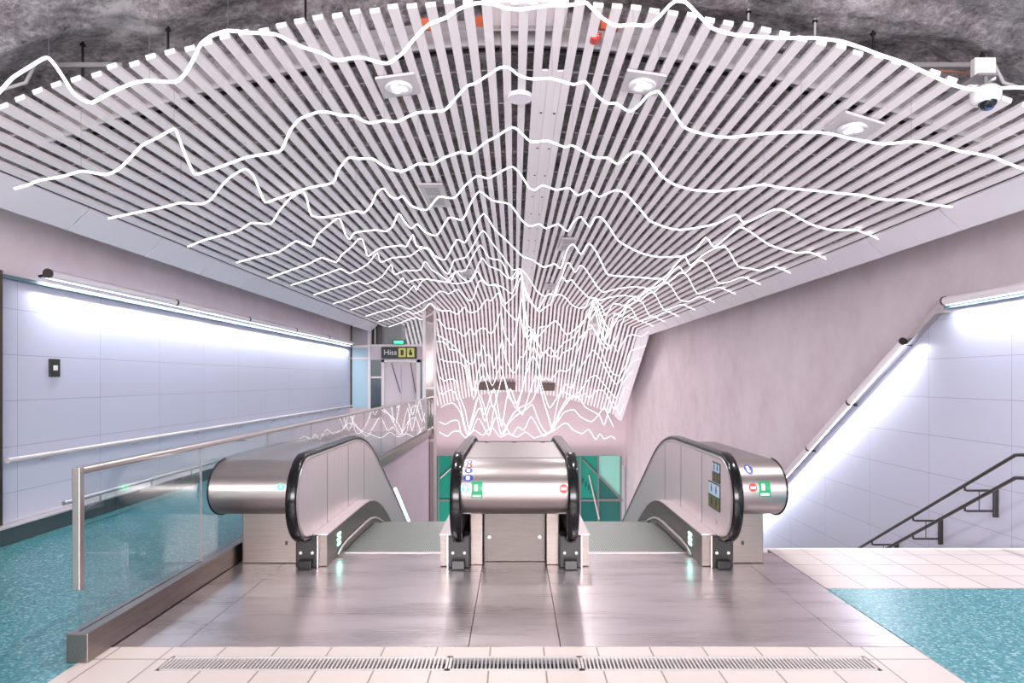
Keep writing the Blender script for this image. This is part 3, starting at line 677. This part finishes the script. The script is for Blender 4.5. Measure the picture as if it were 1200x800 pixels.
def patch(x0, x1, z0, z1, m, parent, name, off=0.002, round_=False, n=8):
    """thin film following the drum front between two heights"""
    def yz(z, o):
        s = max(-0.999, min(0.999, (z-DC[1])/DRZ)); s = math.copysign(abs(s)**(1/0.92), s); c = math.sqrt(1-s*s)
        nrm = Vector((c/DRY, s/DRZ)).normalized()
        return DC[0]-DRY*c-nrm.x*o, z+nrm.y*o
    mb = MB()
    if not round_:
        vs = []; fs = []
        for i in range(n+1):
            z = z0+(z1-z0)*i/n
            for o_ in (0, off):
                y, zz = yz(z, o_); vs += [(x0, y, zz), (x1, y, zz)]
        for i in range(n):
            a = i*4; b = a+4; fs += [(a+2, a+3, b+3, b+2), (a, b, b+1, a+1), (a, a+2, b+2, b), (a+1, b+1, b+3, a+3)]
        fs += [(0, 1, 3, 2), (n*4, n*4+2, n*4+3, n*4+1)]
        mb.add(vs, fs)
    else:
        cx, cz, rx, rz = (x0+x1)/2, (z0+z1)/2, (x1-x0)/2, (z1-z0)/2
        vs = []
        for o_ in (0, off):
            for k in range(24):
                a = 2*PI*k/24; y, zz = yz(cz+rz*math.sin(a), o_); vs.append((cx+rx*math.cos(a), y, zz))
            y, zz = yz(cz, o_); vs.append((cx, y, zz))
        fs = [(25+k, 25+(k+1) % 24, 49) for k in range(24)]+[(k, (k+1) % 24, 25+(k+1) % 24, 25+k) for k in range(24)]
        mb.add(vs, fs)
    return mb.build(name, m, parent)
def pxx(px, Y=4.68): return (px-CX)/F*Y
def pedestal(x0, x1, parent, m=None):
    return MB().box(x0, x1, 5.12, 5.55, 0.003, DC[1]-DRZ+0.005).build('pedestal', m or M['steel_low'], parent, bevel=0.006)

def escalator(s, labels):
    r = tag(empty('escalator', (s*1.015, 5.4, 0)), labels, 'escalator', 'pair of escalators going down')
    # outer side: drum, panel, handrail
    xo = 2.21 if s < 0 else 1.965
    a, b = sorted((s*1.635, s*xo)); drum(a, b, r)
    a, b = sorted((s*1.66, s*min(xo, 2.15))); pd = pedestal(a, b, r)
    mb = MB(); mb.box(s*1.80-.008, s*1.80+.008, 5.11, 5.12, .15, .18); mb.build('keyhole', M['black_plastic'], pd)
    # dark end rim of the drum
    pr = [(DC[0]+(DRY+.006)*math.cos(PI/2+PI*i/20), DC[1]+(DRZ+.006)*math.sin(PI/2+PI*i/20)) for i in range(21)]
    mb = MB(); mb.tube([(s*xo, y, z) for y, z in pr], 0.006, 6); mb.build('end_rim', M['black_plastic'], r)
    handrail(s*1.60, r); a, b = sorted((s*1.565, s*1.60)); panel(a, b, r, M['steel_side']); guide(s*1.572, r)
    skirt(s*1.455, s*1.562, r); newel_base(s*1.60, r, -s)
    # vertical joints of the outer panel
    for y in (5.42, 6.1, 6.75):
        mb = MB(); mb.box(s*1.565-.0015, s*1.565+.0015, y-.003, y+.003, .26-drop(y), HT-.05-drop(y)); mb.build('panel_joint', M['dark'], r)
    # inner side: skirt, panel and handrail of this escalator next to the central drum
    handrail(s*0.425, r); a, b = sorted((s*0.425, s*0.455)); panel(a, b, r, M['steel_side']); guide(s*0.452, r)
    skirt(s*0.575, s*0.457, r); newel_base(s*0.43, r, s)
    # comb plate and steps
    x0, x1 = sorted((s*0.575, s*1.455))
    mb = MB(); mb.box(x0, x1, 5.433, 5.47, -0.03, 0.006)
    n = 44
    for i in range(n):
        xa = x0+(x1-x0)*(i+.3)/n; mb.box(xa, xa+(x1-x0)*.4/n, 5.47, 5.50, -.01, .003)
    mb.build('comb_plate', M['rail'], r)
    y = 5.48; k = 0
    while k < 26:
        z = -0.012-max(0, drop(y+0.2, 6.35, 1.0))
        mb = MB(); mb.box(x0+.006, x1-.006, y, y+0.397, z-0.035, z); mb.box(x0+.006, x1-.006, y, y+0.02, z-.25, z-.03)
        mb.build('step', M['tread'], r); y += 0.4; k += 1
    # mint light strips in both skirts
    for yy, zz in ((5.40, .175), (5.40, .135), (5.40, .095)):
        mb = MB(); mb.box(s*1.4535-.003, s*1.4535+.003, yy-.07, yy+.02, zz-.011, zz+.011); mb.build('skirt_light', M['mint_light'], r)
    return r
eL = escalator(-1, 'left escalator going down, its steel drum against the glass balustrade')
eR = escalator(1, 'right escalator going down, with pictogram stickers on its side panel')
# green light of the left escalator
patch(pxx(325), pxx(334), .655, .70, M['green_light'], eL, 'direction_light', .004, True)
patch(pxx(328), pxx(331), .668, .69, M['white'], eL, 'arrow', .006)
# right escalator stickers
x = pxx(882); st = patch(x-.031, x+.031, .765, .82, M['blue'], eR, 'blue_pictogram', .002, True)
patch(x-.014, x+.006, .775, .81, M['white'], st, 'white_figure', .0035)
st = patch(x-.03, x+.03, .645, .703, M['red'], eR, 'no_entry_light', .003, True)
patch(x-.02, x+.02, .666, .682, M['white'], st, 'white_bar', .005)
st = patch(pxx(889), pxx(902.5), .61, .715, M['green'], eR, 'green_emergency_sticker', .002)
patch(pxx(890.5), pxx(901), .618, .635, M['white'], st, 'caption_strip', .003)
patch(pxx(892), pxx(896), .655, .70, M['white'], st, 'white_figure', .003)
def side_sticker(y0, y1, z0, z1, lab, a, b):
    st = MB().box(1.560, 1.5655, y0, y1, z0, z1).build('safety_sticker', M['black_plastic'], eR)
    zm = (z0+z1)/2; ym = (y0+y1)/2; g = 0.008
    MB().box(1.5585, 1.560, y0+g, y1-g, zm+g*.5, z1-g).build('pictogram', a, st)
    MB().box(1.5585, 1.560, y0+g, y1-g, z0+g, zm-g*.5).build('pictogram', b, st)
    for q in range(2):
        for w in range(2):
            yc = y0+(y1-y0)*(0.3+0.4*q); zc = z0+(z1-z0)*(0.25+0.5*w)
            MB().box(1.557, 1.5585, yc-.010, yc+.010, zc-.024, zc+.016).build('figure', M['black_plastic'], st)
            MB().cyl((1.557, yc, zc+.026), (1.5585, yc, zc+.026), .008, 10).build('figure_head', M['black_plastic'], st)
mt_olive = mat('olive_sticker', (92, 94, 60), .5)
side_sticker(4.93, 5.12, .655, .81, 'upper', M['sky'], mt_olive)
side_sticker(4.93, 5.22, .44, .645, 'lower', M['sky'], mt_olive)
mb = MB(); mb.cyl((1.562, 5.02, .36), (1.566, 5.02, .36), .022, 14); mb.build('round_mark', M['grey'], eR)

# central drum between the escalators
cd = tag(empty('central_drum', (0, 5.0, 0)), 'brushed steel drum housing between the two escalators with blue, green and red signs', 'escalator housing')
drum(-0.385, 0.385, cd)
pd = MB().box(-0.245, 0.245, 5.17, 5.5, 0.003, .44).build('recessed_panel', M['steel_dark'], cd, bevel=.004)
for q in (-0.2, 0.2):
    mb = MB(); mb.cyl((q, 5.155, .2), (q, 5.17, .2), .012, 12); mb.build('bolt', M['rail'], pd)
for s in (-1, 1):
    a, b = sorted((s*.25, s*.345)); MB().box(a, b, 5.08, 5.5, .003, .44).build('support_column', M['steel_low'], cd, bevel=.004)
mb = MB(); mb.box(-.37, .37, 6.36, 6.372, DC[1]+DRZ-.003, DC[1]+DRZ+.004); mb.build('top_joint', M['dark'], cd)
for q in (-.27, 0, .27):
    mb = MB(); mb.cyl((q, 6.3, DC[1]+DRZ-.002), (q, 6.3, DC[1]+DRZ+.008), .02, 12); mb.build('bolt', M['steel_dark'], cd)
mb = MB(); mb.prism([(5.02, DC[1]+DRZ-.002), (5.024, DC[1]+DRZ+.003), (5.03, DC[1]+DRZ-.002)], -.38, .38); mb.build('top_seam', M['dark'], cd)
x = pxx(548.5)
for zc, rr, m in ((.738, .036, 'blue'), (.785, .030, 'blue'), (.813, .022, 'red'), (.832, .018, 'blue')):
    rz = rr*0.62 if zc > .75 else rr*.75
    st = patch(x-rr, x+rr, zc-rz*.8, min(zc+rz*.8, .8445), M[m], cd, 'mandatory_pictogram', .002+.0006*(zc > .75), True)
    patch(x-rr*.45, x+rr*.3, zc-rz*.45, min(zc+rz*.45, .8435), M['white'], st, 'white_figure', .004)
x = pxx(545.5)
patch(x-.03, x+.03, .64, .70, M['green_light'], cd, 'direction_light', .004, True)
patch(x-.007, x+.007, .65, .69, M['white'], cd, 'arrow', .006); patch(x-.018, x+.018, .672, .68, M['white'], cd, 'arrow_head', .006)
st = patch(pxx(552.5), pxx(565.5), .60, .715, M['green'], cd, 'green_emergency_sticker', .002)
patch(pxx(554), pxx(564), .608, .622, M['white'], st, 'caption_strip', .003); patch(pxx(556), pxx(560), .65, .695, M['sky'], st, 'white_figure', .003)
x = pxx(660.5)
st = patch(x-.033, x+.033, .635, .698, M['red'], cd, 'no_entry_light', .003, True)
patch(x-.022, x+.022, .657, .676, M['white'], st, 'white_bar', .005)

# floor edge light strip on the far left balustrade side wall
o = MB().box(-2.28, -2.255, 9.0, 12.2, -.03, .02)
p0, p1 = at(463, 573, 9.3), at(479, 613, 10.6)
mb = MB(); mb.tube([(-1.72, 9.35, -0.12), (-1.72, 10.6, -0.88)], 0.022, 8)
tag(mb.build('strip_light', M['mint_light']), 'short glowing strip behind the left escalator handrail', 'strip light')

# ------------------------------------------------------------------ left glass balustrade
GX = -2.25
gb = tag(empty('glass_balustrade', (GX, 3.34, 0)), 'glass balustrade with steel top rail running along the left walkway to the lift', 'balustrade')
MB().box(-2.295, -2.185, 3.32, 17.3, 0.001, 0.15).build('kerb', M['kerb'], gb, bevel=.004)
tz = .98
MB().tube([(GX, 3.34, tz), (GX, 17.3, tz)], 0, shape=[(.022*math.cos(2*PI*i/12), .022*math.sin(2*PI*i/12)) for i in range(12)]).build('top_rail', M['rail'], gb)
MB().box(GX-.02, GX+.02, 3.325, 3.365, .37, 1.0).build('end_post', M['rail'], gb, bevel=.004)
y = 3.35; cuts = [3.35, 4.65]+[4.65+1.265*i for i in range(1, 11)]
for a, b in zip(cuts[:-1], cuts[1:]):
    MB().box(GX-.006, GX+.006, a+.004, b-.004, .15, tz-.015).build('glass_pane', M['glass'], gb)
    MB().box(GX-.007, GX+.007, b-.0035, b+.0035, .15, tz-.02).build('pane_edge', M['grey'], gb)

# left wall fittings
r = tag(empty('wall_handrail', (-4.5, 5.9, .73)), 'pale straight handrail fixed along the blue-white left wall panels', 'handrail')
MB().tube([(-4.52, 5.78, .73), (-4.52, 18.0, .73)], .024, 12).build('rail', M['frame'], r)
y = 6.3
while y < 18: MB().tube([(-4.52, y, .73), (-4.55, y, .68), (-4.60, y, .68)], .01, 6).build('bracket', M['rail'], r); y += 1.5
r = tag(empty('low_guard_rail', (-4.33, 6.2, .27)), 'low stainless rail on curved brackets above the dark plinth on the left', 'guard rail')
MB().tube([(-4.31, 6.2, .27), (-4.31, 17.8, .27)], .022, 12).build('rail', M['rail'], r)
y = 6.75
while y < 18: MB().tube([(-4.31, y, .26), (-4.31, y, .19), (-4.37, y, .17), (-4.45, y, .12)], .011, 8).build('bracket', M['rail'], r); y += .95
# switch plate
p = Vector((-4.6, 0, 0)); Y = 4.6*F/(CX-63); z = EYE+(CY-431)/F*Y
r = tag(empty('call_plate', (-4.6, Y, z)), 'small black plate with a white button on the left wall panels', 'wall plate')
MB().box(-4.6, -4.585, Y-.075, Y+.075, z-.09, z+.09).build('back_plate', M['sign_black'], r, bevel=.004)
MB().box(-4.585, -4.578, Y-.03, Y+.03, z-.025, z+.025).build('button', M['white'], r, bevel=.004)
# wall-washing lamps
def wall_lamp(name_lab, pts, sgn, power, seg, aim, size_w=.06):
    r = tag(empty('wall_lamp', pts[0]), name_lab, 'wall lamp')
    a, b = Vector(pts[0]), Vector(pts[1]); d = (b-a); n = max(1, round(d.length/seg)); dn = d.normalized()
    for i in range(n):
        p, q = a+d*(i/n)+dn*.01, a+d*((i+1)/n)-dn*.01
        up = Vector((sgn, 0, 0)).cross(dn); up = up if up.z > 0 else -up
        h = MB().tube([p, q], .042, 16).build('lamp_body', M['slat'], r)
        MB().tube([p+Vector((sgn*.012, 0, 0))-up*.036, q+Vector((sgn*.012, 0, 0))-up*.036], .014, 10).build('diffuser', M['lamp_cool'], h)
        MB().tube([p-dn*.008, p+dn*.012], .047, 16).build('end_cap', M['steel_dark'], h)
        MB().tube([p+dn*.05, p+dn*.05+Vector((sgn*.12, 0, .0))-up*.02], .014, 8).build('bracket', M['black_plastic'], h)
        c = (p+q)/2+Vector((sgn*.012, 0, 0))-up*.055
        l = bpy.data.lights.new('lamp_glow', 'AREA'); l.shape = 'RECTANGLE'; l.size = (q-p).length; l.size_y = .03
        l.energy = power*(q-p).length; l.color = (.86, .90, 1.0); l.spread = math.radians(150)
        o = bpy.data.objects.new('lamp_glow', l); COL.objects.link(o)
        z_ = -(Vector((sgn*aim, 0, 0))-up).normalized(); x_ = dn; y_ = z_.cross(x_)
        o.matrix_world = Matrix.Translation(c) @ Matrix((x_, y_, z_)).transposed().to_4x4()
        o.parent = r; o.matrix_parent_inverse = Matrix.Translation(-r.location)
    return r
M['lamp_cool'] = mat('cool_diffuser', (235, 245, 255), .3, 0, (226, 238, 255), 3)
wall_lamp('long tube lamp washing the left blue-white wall panels', [(-4.47, 6.2, 2.47), (-4.47, 17.9, 2.47)], -1, 9, 2.3, .2)
wall_lamp('level tube lamp at the top of the right wall panels, cut by the right edge', [(4.47, 6.75, 2.27), (4.47, 1.0, 2.27)], 1, 6, 2.3, .3)
wall_lamp('sloping tube lamp in lengths following the stair on the right wall', [(4.47, 7.45, 1.90), (4.47, 7.45+7.2, 1.90-.62*7.2)], 1, 6, 1.42, .3)
mb = MB(); vs = [(PY0-.12, PZ0+.05), (PY0, PZ0+.05), (22, PZ0-SL*(22-PY0)+.05), (22, PZ0-SL*(22-PY0)-.02), (PY0+.02, PZ0-.04), (PY0-.12, PZ0-.04)]
mb.prism(vs, WX-.10, WX); struct('trim_5', mb, M['rail'])
mb = MB(); mb.box(WX-.10, WX, -2, PY0-.12, PZ0+.0, PZ0+.03); struct('trim_6', mb, mat('lamp_shadow_line', (90, 120, 134), .4))  # same dark teal shadow line on the right, put into the colour
mb = MB(); mb.box(-WX, -4.53, 5.74, 18.1, 2.36, 2.39); struct('trim_7', mb, mat('lamp_shadow_line_left', (90, 120, 134), .4))  # shadow line below the left lamp, built as a dark teal strip

# stair on the right with its handrails
st = MB(); y = EDGE+.015; z = 0
prof = []
for i in range(24):
    prof += [(y+.29*i, -.17*i), (y+.29*i, -.17*(i+1))]
prof += [(y+.29*24, -.17*24), (y+.29*24, -4.6), (y, -.6)]
prof = prof[1:]
st.prism([(y, -.17)]+prof[1:], 2.05, WX-.02); struct('floor_stair', st, M['tile'])
r = tag(empty('stair_handrail', (4.28, 5.54, 0)), 'double steel stair handrail on bracket arms at the lower right', 'handrail')
for z0 in (.82, .625):
    pts = [(4.28, 5.0, z0), (4.28, 5.45, z0), (4.28, 5.54, z0-.01)]+[(4.28, 5.54+q, z0-.01-.575*q) for q in (.5, 1.5, 3, 5, 7)]
    MB().tube(pts, .016, 10).build('rail', M['steel_dark'], r)
for q in range(8):
    Y = 5.37+.8*(q+1); dz = -.01-.575*(Y-5.54)
    zt, zb = .82+dz-.05, .625+dz-.05
    MB().box(4.555, 4.60, Y-.012, Y+.012, zb-.06, zt+.02).build('wall_post', M['steel_dark'], r, bevel=.003)
    MB().cyl((4.42, Y, zb), (4.42, Y, zt), .004, 6).build('link_rod', M['steel_dark'], r)
    for zz in (zt, zb):
        MB().tube([(4.28, Y, zz+.04), (4.285, Y, zz+.005), (4.31, Y, zz), (4.56, Y, zz)], .011, 8).build('arm', M['steel_dark'], r)

# ------------------------------------------------------------------ lift at the end of the left walkway
LY = 18.25
def lx(px): return (px-CX)/F*LY
def lz(py): return EYE+(CY-py)/F*LY
lf = tag(empty('glass_lift', (lx(455), LY, 0)), 'steel framed glass lift front at the end of the left walkway', 'lift')
def lb(name, x0, x1, y0, y1, m, d0=0, d1=.06, parent=None, bevel=0):
    return MB().box(lx(x0), lx(x1), LY+d0, LY+d1, lz(y1), lz(y0)).build(name, m, parent or lf, bevel)
lb('post', 409, 412.5, 378, 478, M['steel_dark'], 0, .1); lb('post', 431, 434.5, 372, 490, M['frame'], -.02, .1)
lb('side_panel', 412.5, 431, 383, 404, M['grey'], .02, .05); lb('glass_panel', 412.5, 431, 408, 478, M['blue_glass'], .02, .04)
lb('crossbar', 411, 434, 404, 407.5, M['frame'], 0, .07); lb('crossbar', 411, 434, 418.5, 421, M['frame'], 0, .07)
lb('header', 434.5, 502, 405, 421.5, M['pink_panel'], 0, .08, bevel=.01); lb('transom_glass', 434.5, 502, 374, 405, M['glass'], .03, .045)
lb('crossbar', 434.5, 502, 403.5, 406, M['frame'], -.03, .09)
dr = lb('door_frame', 447, 450.5, 421.5, 490, M['frame'], -.02, .08); lb('door_frame', 488.5, 492.5, 421.5, 490, M['frame'], -.02, .08)
lb('door_frame', 447, 492.5, 421.5, 424.5, M['frame'], -.02, .08)
lb('door_leaf', 450.5, 469.6, 424.5, 490, M['pink_panel'], .03, .06); lb('door_leaf', 470.2, 488.5, 424.5, 490, M['pink_panel'], .03, .06)
lb('side_glass', 434.5, 447, 421.5, 490, mat('dark_side_glass', (70, 84, 92), .08), .03, .05); lb('side_glass', 492.5, 502, 421.5, 490, mat('blue_grey_glass', (128, 146, 160), .08), .03, .05)
lb('crossbar', 434.5, 447, 441, 443, M['frame'], 0, .06)
for x0, x1, xb in ((458.5, 459.5, 469), (481, 482, 487)):  # dark reflections in the lift doors, modelled as thin diagonal bars
    p = MB().tube([(lx(x0), LY+.02, lz(425)), (lx(xb), LY+.02, lz(460))], .012, 6); p.build('door_reflection', M['dark'], lf)
# lift shaft corner: pale posts with glass
sx = -2.28
for xx, w in ((-2.42, .09), (-2.13, .07)):
    MB().box(xx-w/2, xx+w/2, 17.32, 17.42, -4.9, 3.55).build('shaft_post', M['frame'], lf, bevel=.01)
MB().box(-2.38, -2.165, 17.36, 17.38, -4.9, 3.5).build('shaft_glass', mat('mirror_glass', (196, 184, 182), .08, .8), lf)
for zz in (3.42, 1.2, -0.2, -2.5): MB().box(-2.46, -2.09, 17.30, 17.44, zz, zz+.07).build('shaft_band', M['frame'], lf)
MB().box(-2.46, -2.36, 17.42, 18.25, 3.35, 3.5).build('shaft_head', M['frame'], lf)
# machinery seen through the transom
mc = tag(empty('lift_machinery', (lx(446), LY+1.2, 3.0)), 'dark lift machinery and cabinets seen through the glass above the lift door', 'machinery')
MB().box(-4.5, -4.05, LY+1.0, LY+1.6, 2.4, 3.3).build('cabinet', M['steel_dark'], mc, bevel=.02)
MB().box(-3.9, -3.3, LY+.9, LY+1.4, 2.42, 3.1).build('hood', M['grey'], mc, bevel=.05)
for q in range(3): MB().cyl((-4.4+q*.15, LY+.8, 2.4), (-4.4+q*.15, LY+.8, 3.3), .025, 8).build('pipe', M['frame'], mc)
r = tag(empty('exit_light', (lx(468), LY-.1, lz(401))), 'small green illuminated exit light above the lift sign', 'exit light')
lb('housing', 461, 475, 398.5, 403.5, M['sign_black'], -.1, -.04, r); lb('lit_face', 462.5, 473.5, 399.5, 402.5, M['green_light'], -.105, -.1, r)
sg = tag(empty('lift_sign', (lx(468), LY-.1, lz(413))), 'black sign reading Hiss with two yellow pictogram squares over the lift', 'sign')
lb('sign_board', 448, 489, 406.5, 420, M['sign_black'], -.14, -.06, sg, .006)
text('sign_text', 'Hiss', .22, (lx(458.5), LY-.145, lz(413.2)), (PI/2, 0, 0), M['white'], sg)
for x0, x1 in ((468, 476.5), (478, 486.5)):
    q = lb('yellow_square', x0, x1, 408, 418.5, M['yellow'], -.15, -.14, sg, .003)
lb('lift_pictogram', 470.5, 474, 410, 416.5, M['sign_black'], -.155, -.15, sg)
MB().cyl((lx(482.2), LY-.155, lz(414.5)), (lx(482.2), LY-.15, lz(414.5)), .05, 14).build('wheelchair_pictogram', M['sign_black'], sg)
lb('wheelchair_pictogram', 481, 483, 409.7, 414, M['sign_black'], -.155, -.15, sg)

# ------------------------------------------------------------------ teal glazing under the end wall
tg = tag(empty('glazed_screen', (0, 26.6, -4)), 'teal glass screen with steel mullions under the pink end wall', 'glass screen')
GY = 26.6
def gx(px): return (px-CX)/F*GY
def gz(py): return EYE+(CY-py)/F*GY
for a, b in ((505, 514), (514, 530), (530, 603), (603, 680), (680, 701)):
    MB().box(gx(a)+.01, gx(b)-.01, GY, GY+.03, gz(586)+.02, gz(534)).build('glass_pane', M['teal_glass'], tg)
    MB().box(gx(a)+.01, gx(b)-.01, GY, GY+.03, gz(640), gz(586)-.02).build('glass_pane', M['teal_glass'] if a < 600 else M['teal_dark'], tg)
def tri(name, pts, m, y0=GY, y1=GY+.03):
    v = [(gx(x), y, gz(z)) for y in (y0, y1) for x, z in pts]; k = len(pts)
    return MB().add(v, [(i, (i+1) % k, (i+1) % k+k, i+k) for i in range(k)]+[tuple(range(k))[::-1], tuple(range(k, 2*k))]).build(name, m, tg)
tri('glass_pane', [(701.3, 534), (727, 534), (727, 583), (701.3, 556)], M['lit_mint_glass'])
tri('glass_pane', [(701.3, 557.5), (727, 584.5), (701.3, 584.5)], M['teal_dark'])
tri('glass_pane', [(701.3, 587), (727, 587), (727, 640), (701.3, 640)], M['teal_dark'])
for a in (514, 530, 603, 680, 701, 727.5): MB().box(gx(a)-.03, gx(a)+.03, GY-.06, GY+.05, gz(640), gz(534)).build('mullion', M['grey2'], tg)
MB().box(gx(505), gx(730), GY-.05, GY+.04, gz(587), gz(585)).build('transom', M['grey2'], tg)
MB().tube([(gx(683), GY-.04, gz(538)), (gx(727), GY-.04, gz(584))], .03, 8).build('diagonal_rail', M['grey2'], tg)
MB().tube([(gx(690), GY-.05, gz(556)), (gx(702), GY-.05, gz(608))], .035, 8).build('diagonal_rail', M['frame'], tg)
for q in range(5):
    MB().box(gx(682+q*3.4), gx(684+q*3.4), GY-.03, GY, gz(566+q*4), gz(560+q*4)).build('stair_tread_edge', M['teal_dark'], tg)
MB().tube([(gx(516), GY-.04, gz(560)), (gx(529), GY-.04, gz(548))], .03, 8).build('diagonal_rail', M['frame'], tg)
